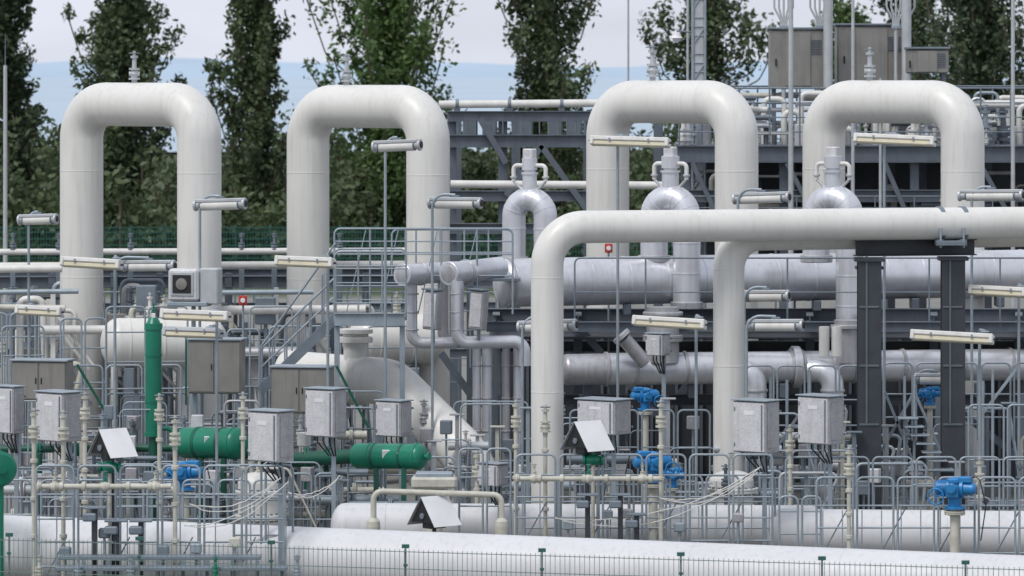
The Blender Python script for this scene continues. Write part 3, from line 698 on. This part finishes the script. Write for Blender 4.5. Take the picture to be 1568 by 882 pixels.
# ================================================================ CABINETS
def cab(u0,u1,v0,v1,d,yaw=12,name='stainless_steel_cabinet'):
    b=B(); c=S((u0+u1)/2,(v0+v1)/2,d); W=m(u1-u0,d)*.94;H=m(v1-v0,d);R=rotz(yaw)
    b.box(c,(W,.6,H),CAB,R,.03); 
    for s_ in(-1,1): b.box(c+R@Vector((s_*W*.245,-.315,0)),(W*.46,.03,H*.92),CAB,R,.01); b.box(c+R@Vector((s_*W*.05,-.34,0)),(.03,.03,.16),BLK,R,.006)
    b.box(c+Vector((0,0,H/2+.02)),(W*1.05,.75,.05),GAL,R,.01)
    for s_ in(-1,1):
        q=c+R@Vector((s_*W*.42,0,0)); b.hbeam(Vector((q.x,q.y,0)),Vector((q.x,q.y,c.z-H/2)),.1,.1,GAL,(0,1,0),.012)
    b.make(name)
cab(18,112,552,612,122,-12); cab(415,512,562,632,120,-12); cab(288,376,520,602,121.5,-8)
b=B(); d=124; c=S(284,436,d); R=rotz(-12)
b.box(c,(.82,.5,.85),BOL,R,.06); b.box(c+R@Vector((-.02,-.26,.03)),(.62,.05,.62),LMG,R,.05); b.box(c+R@Vector((-.02,-.295,.03)),(.5,.03,.48),BLK,R,.04)
b.lathe(c+R@Vector((-.02,-.3,.03)),R@Vector((0,-1,0)),[(0,.16),(.04,.15),(.05,.05),(.05,0)],CAB,20)
b.box(S(323,438,d),(.5,.5,.95),LMG,R,.03); b.box(c+Vector((.1,0,-.5)),(1.1,.5,.12),GAL,R,.02)
b.tube([c+Vector((.2,.2,-.5)),Vector((c.x+.2,c.y+.2,0))],.06,GAL,10); b.make('floodlight_housing')
b=B()
for (u,v,d) in((372,460,128),(932,380,133),(1188,372,140)):
    P=S(u,v,d); b.tube([Vector((P.x,P.y+.08,0)),P+Vector((0,.08,0))],.03,GAL,8); b.box(P,(.22,.1,.26),RED,None,.03); b.lathe(P+Vector((0,-.05,0)),(0,-1,0),[(0,.07),(.03,.06),(.03,0)],LBL,12)
b.make('emergency_call_button')
# ================================================================ LAMPS
for a in((140,403,92,119,176),(467,401,88,119,502),(299,483,104,116.5,332),(1025,494,108,116,1066),(1458,516,122,116,1500),(965,217,118,124,946),(1370,214,118,124,1354),(1528,446,84,121,1560),(60,476,70,125,45)): lampA(*a)
lampA(295,509,88,118,332,-18,None,LMG)
for a in((337,313,88,124,306),(697,311,90,125,662),(608,223,82,124,590),(1166,303,94,126,1130),(1517,299,106,126,1488),(1174,453,76,124,1140),(1188,498,90,119,1143),(838,499,98,119.5,800),(58,336,66,134,44),(228,407,90,128,176),(1430,580,60,124,1400)): lampB(*a)
# ================================================================ JUNCTION BOXES
for a in((415,668,74,80,104.3),(499,632,66,76,116),(603,641,58,56,119),(925,638,86,54,117),(1158,653,74,82,113),(1257,643,74,76,115),(90,638,76,78,115),(14,628,50,74,116),(755,727,50,34,114),(1008,528,40,34,126)): jbox(*a)
for a in((172,657,104.3,80),(899,645,112.5,84),(665,760,110.5,84)): hood(*a)
for a in((283,722,115.8,1.2,1),(1000,708,114,1.25,-1),(1462,748,110,1.25,1),(988,606,123,1.0,-1),(1424,602,124,.8,1),(1030,727,118,.8,1)): actuator(*a)
# ================================================================ FRONT RAILINGS
b=B()
def fr(u0,u1,vt,dd,mids,w=1.0,mt=GAL,z0=.1): looprail(b,Z(u0,0,dd),Z(u1,0,dd),z0,S(0,vt,dd).z,mt,.027,w,mids)
fr(52,438,713,104,(.30,.47,.63,.8),.9); fr(60,330,742,115,(.4,.7),.8); fr(355,452,712,104.9,(.35,.5,.75),.65)
fr(60,440,735,113,(.3,.55,.8),.8)
fr(787,1186,696,112.5,(.25,.45,.63,.82),1.05); fr(800,1190,728,113.9,(.4,.7),.9); fr(700,785,687,113.8,(.5,.75),.7)
fr(1247,1620,731,110.5,(.25,.5,.72),1.0); fr(1200,1600,700,116,(.4,.7),1.1); fr(1190,1260,760,112,(.5,.8),.6)
fr(-60,52,735,113,(.35,.6,.8),.9); fr(440,520,725,117,(.4,.7),.8); fr(530,700,700,118,(.4,.6,.8),.9)
for u in range(60,440,27): b.tube([Z(u,1.0,104.02),Z(u,2.2,104.02)],.014,GAL,5)
for u in range(800,1186,27): b.tube([Z(u,.9,112.5),Z(u,2.2,112.5)],.014,GAL,5)
for u in range(1260,1600,30): b.tube([Z(u,.9,110.5),Z(u,1.7,110.5)],.014,GAL,5)
for (u0,u1,dd) in((52,438,104),(787,1186,112.5),(1247,1600,110.5)):
    for k in range(4):
        uu=u0+(u1-u0)*k/4; b.obox(Z(uu,.3,dd+.1),Z(uu+50,1.7,dd+.1),.03,.03,GAD)
b.make('safety_railing')
b=B()
fr(1140,1330,560,124,(.3,.6),.9,GAL,2.0); fr(1350,1600,556,125,(.3,.6),.9,GAL,2.2); fr(1480,1600,620,119,(.3,.6),.9); fr(1160,1310,690,119,(.4,.7),.9); fr(870,1090,628,121,(.4,.7),.9)
for (u0,v0,u1,v1) in((1350,690,1400,600),(1400,600,1440,690),(1355,600,1420,760),(1500,640,1560,560),(1180,700,1240,610)): b.obox(S(u0,v0,121.5),S(u1,v1,121.5),.07,.07,GAL)
for u in(1385,1400,1505,1520,1180,1205,1240): b.tube([G(u,121),S(u,560+random.uniform(0,60),121)],.04,GAL,8)
for k in range(9): b.box(S(1390+k*9,640+k*13,120.8),(.5,.5,.04),GAL)
b.make('safety_railing')
# ================================================================ FRONT CREAM PIPEWORK / VALVES
b=B()
def stand(u,vt,d,vb=None,s=.75):
    P=S(u,vt,d); z=P.z-s; z0=0 if vb is None else S(0,vb,d).z
    b.tube([Vector((P.x,P.y,z0)),Vector((P.x,P.y,z))],.05,CRM,12); valve(b,Vector((P.x,P.y,z)),s,CRM)
    for k in range(3):
        zz=z0+(z-z0)*(.45+.22*k); b.ring(Vector((P.x,P.y,zz)),(0,0,1),.085,.09,CRM,12)
for a in((52,625,104.2),(97,628,104.6),(130,600,114),(244,602,114),(268,636,103.8),(372,600,115),(790,612,112.8),(835,620,113.5),(1012,612,112.2),(1300,684,110),(1210,650,116),(385,700,118),(730,690,116),(1500,700,114)): stand(*a)
def hp(u0,u1,v,d,dr=860):
    b.tube([S(u0,v,d),S(u1,v,d)],.062,CRM,14)
    for k in range(int((u1-u0)/34)+1):
        u=u0+34*k; b.ring(S(u,v,d),(1,0,0),.105,.09,CRM,14)
    for k in(.12,.5,.88):
        u=u0+(u1-u0)*k; b.lathe(S(u,v,d)-Vector((.1,0,0)),(1,0,0),[(0,.08),(.1,.12),(.2,.08)],CRM,12); valve(b,S(u,v,d),.36,GRN if k==.5 else CRM)
    b.dome(S(u0,v,d),(-1,0,0),.13,.06,CRM,14)
hp(60,262,745,103.6); hp(792,1010,733,111.8)
b.tube([S(572,808,110.6),S(572,752,110.6),S(768,758,110.6),S(768,808,110.6)],.07,CRM,14,.2,5)
for u,v in((572,800),(768,800)): b.lathe(S(u,v+6,110.6),(0,0,1),[(-.9,.1),(0,.16),(.12,.15),(.2,.08)],CRM,14)
b.box(S(665,738,113.5),(1.1,.7,.28),CRM,None,.06); b.box(S(665,727,113.5),(.9,.55,.14),GAL,None,.04); b.tube([S(665,742,113.5),G(665,113.5)],.2,CRM,16)
b.make('cream_valve_pipework')
b=B()
for u,vt,dd in((145,780,103.4),(216,800,103.4),(178,800,103.4),(900,760,111.6),(950,760,111.6),(975,790,111.6)):
    b.hbeam(G(u,dd),S(u,vt,dd),.12,.12,DRK,(0,1,0),.02); b.box(S(u,vt,dd)+Vector((0,0,.04)),(.5,.3,.05),GAD); b.box(S(u-8,vt+12,dd-.1),(.3,.22,.18),GAD,None,.03)
for (u0,u1,v,dd) in((85,440,870,102.6),(90,400,853,103.2)):
    b.box(S((u0+u1)/2,v,dd),(m(u1-u0,dd),.5,.08),GAD,None,.01)
for u in range(90,440,38): b.hbeam(G(u,102.9),S(u,858,102.9),.08,.08,GAD,(0,1,0),.012)
for u in(60,120,200,330,455): 
    P=S(u,885,102.3); b.tube([G(u,102.3),P],.05,GAL,8); valve(b,P,.5,random.choice([GRN,CRM,GAL]))
for u in(100,160,250,300,360):
    q=S(u,835+random.uniform(-20,15),103.5); b.tube([Vector((q.x,q.y,0)),q],.03,GAL,8); b.box(q,(.26,.2,.22),random.choice([GAL,GAD,CRM]),None,.03)
for u in(870,930,960,1040,1130):
    q=S(u,770+random.uniform(0,40),112.3); b.tube([Vector((q.x,q.y,0)),q],.03,GAL,8); b.box(q,(.26,.2,.22),random.choice([GAL,BOX,CRM]),None,.03)
b.make('instrument_support_frame')
b=B()
for (u,v,d_) in((168,716,104.2),(908,704,112.4)):
    P=S(u,v,d_); b.lathe(P-Vector((.25,0,0)),(1,0,0),[(0,.13),(.06,.13),(.06,.08),(.14,.12),(.25,.14),(.36,.12),(.44,.08),(.44,.13),(.5,.13)],GRN,16); b.tube([P,P+Vector((0,0,.35))],.06,GRN,10); b.box(P+Vector((0,0,.3)),(.2,.2,.16),GRN,None,.02)
    b.tube([P,Vector((P.x,P.y,0))],.045,CRM,10)
b.make('green_ball_valve')
b=B()
for i in range(330):
    u=random.choice([random.uniform(-20,540),random.uniform(640,1600)]); d=random.uniform(116.2,128)
    zt=random.uniform(1.2,3.6 if d>119 else 2.3); mt=random.choice([GAL,GAL,GAD,GAD,CRM,LMG,ALD,STL])
    k=random.random(); g=G(u,d)
    if k<.25: b.tube([g,g+Vector((0,0,zt)),g+Vector((random.uniform(.5,1.8),0,zt)),g+Vector((random.uniform(.5,1.8),0,.1))],random.uniform(.02,.05),mt,8,.15,4)
    elif k<.45: valve(b,g+Vector((0,0,zt-.6)),.7,mt); b.tube([g,g+Vector((0,0,zt-.6))],.045,mt,8)
    elif k<.6: b.hbeam(g,g+Vector((0,0,zt)),.1,.1,mt,(0,1,0),.012); b.box(g+Vector((0,0,zt+.02)),(.4,.25,.04),mt)
    elif k<.72: b.box(g+Vector((0,0,zt-.2)),(.3,.22,.36),random.choice([BOL,BOX,GAD]),rotz(random.uniform(-40,0)),.02); b.tube([g+Vector((0,.15,0)),g+Vector((0,.15,zt-.1))],.03,GAL,8)
    elif k<.85: rail(b,g,g+Vector((random.uniform(.8,2),0,0)),0,zt,GAL,.9,(.5,),.022)
    else:
        e=random.uniform(.8,2.4); b.tube([g+Vector((0,0,zt*.7)),g+Vector((e,0,zt*.7))],random.uniform(.06,.14),mt,12); b.flange(g+Vector((e*.5,0,zt*.7)),(1,0,0),.2,mt,.08,6); b.tube([g+Vector((e*.5,0,0)),g+Vector((e*.5,0,zt*.7))],.05,GAD,8)
b.make('instrument_pipework')
b=B()
for (u0,v0,u1,v1,sag,dd) in((282,812,442,745,26,103.7),(290,780,430,740,30,103.7),(850,806,1165,728,44,111.6),(1010,770,1160,730,24,111.6),(440,760,520,735,18,111.4)):
    for j in range(2):
        b.tube([S(u0+(u1-u0)*t+random.uniform(-1,1),v0+(v1-v0)*t+sag*(1-(2*t-1)**2)*(.7+.3*j)-sag*.3+random.uniform(-1.5,1.5),dd) for t in np.linspace(0,1,14)],.012,LMP,5)
b.make('cable_run')
# ================================================================ LIGHT / SKY / CAMERA
sv=Vector((-.45,-.55,1.0)).normalized()
sl=bpy.data.lights.new('sun','SUN'); sl.energy=2.0; sl.angle=math.radians(20); sl.color=(1,.975,.94)
so=bpy.data.objects.new('sun',sl); so.rotation_euler=sv.to_track_quat('Z','Y').to_euler(); so.location=(0,0,60); scn.collection.objects.link(so)
w=bpy.data.worlds.new('World'); scn.world=w; w.use_nodes=True; N=w.node_tree.nodes; L=w.node_tree.links
bg=N['Background']; bg.inputs[1].default_value=.125
sk=N.new('ShaderNodeTexSky'); sk.sky_type='NISHITA'; sk.sun_disc=False; sk.sun_elevation=math.asin(sv.z); sk.sun_rotation=math.atan2(sv.x,sv.y); sk.dust_density=3
tc=N.new('ShaderNodeTexCoord'); mp=N.new('ShaderNodeMapping'); mp.inputs['Scale'].default_value=(3,3,14); L.new(tc.outputs['Generated'],mp.inputs[0])
no=N.new('ShaderNodeTexNoise'); no.inputs['Scale'].default_value=2.2; no.inputs['Detail'].default_value=7; L.new(mp.outputs[0],no.inputs['Vector'])
mr=N.new('ShaderNodeMapRange'); mr.inputs[1].default_value=.35; mr.inputs[2].default_value=.65; mr.inputs[3].default_value=.72; mr.inputs[4].default_value=.95; L.new(no.outputs['Fac'],mr.inputs[0])
mx=N.new('ShaderNodeMix'); mx.data_type='RGBA'; mx.inputs[7].default_value=(6.4,6.75,7.6,1); L.new(mr.outputs[0],mx.inputs[0]); L.new(sk.outputs[0],mx.inputs[6]); L.new(mx.outputs[2],bg.inputs[0])
cam=bpy.data.cameras.new('camera'); co=bpy.data.objects.new('camera',cam); scn.collection.objects.link(co)
co.location=(0,-CAM_D,CAM_H); co.rotation_euler=(math.radians(90),0,0)
cam.sensor_width=36; cam.lens=36*F/1568; cam.shift_y=-(441-HZ)/1568; cam.clip_start=1; cam.clip_end=30000
cam.dof.use_dof=True; cam.dof.focus_distance=119; cam.dof.aperture_fstop=2.0
scn.camera=co
scn.view_settings.view_transform='Standard'; scn.view_settings.look='None'; scn.view_settings.exposure=0
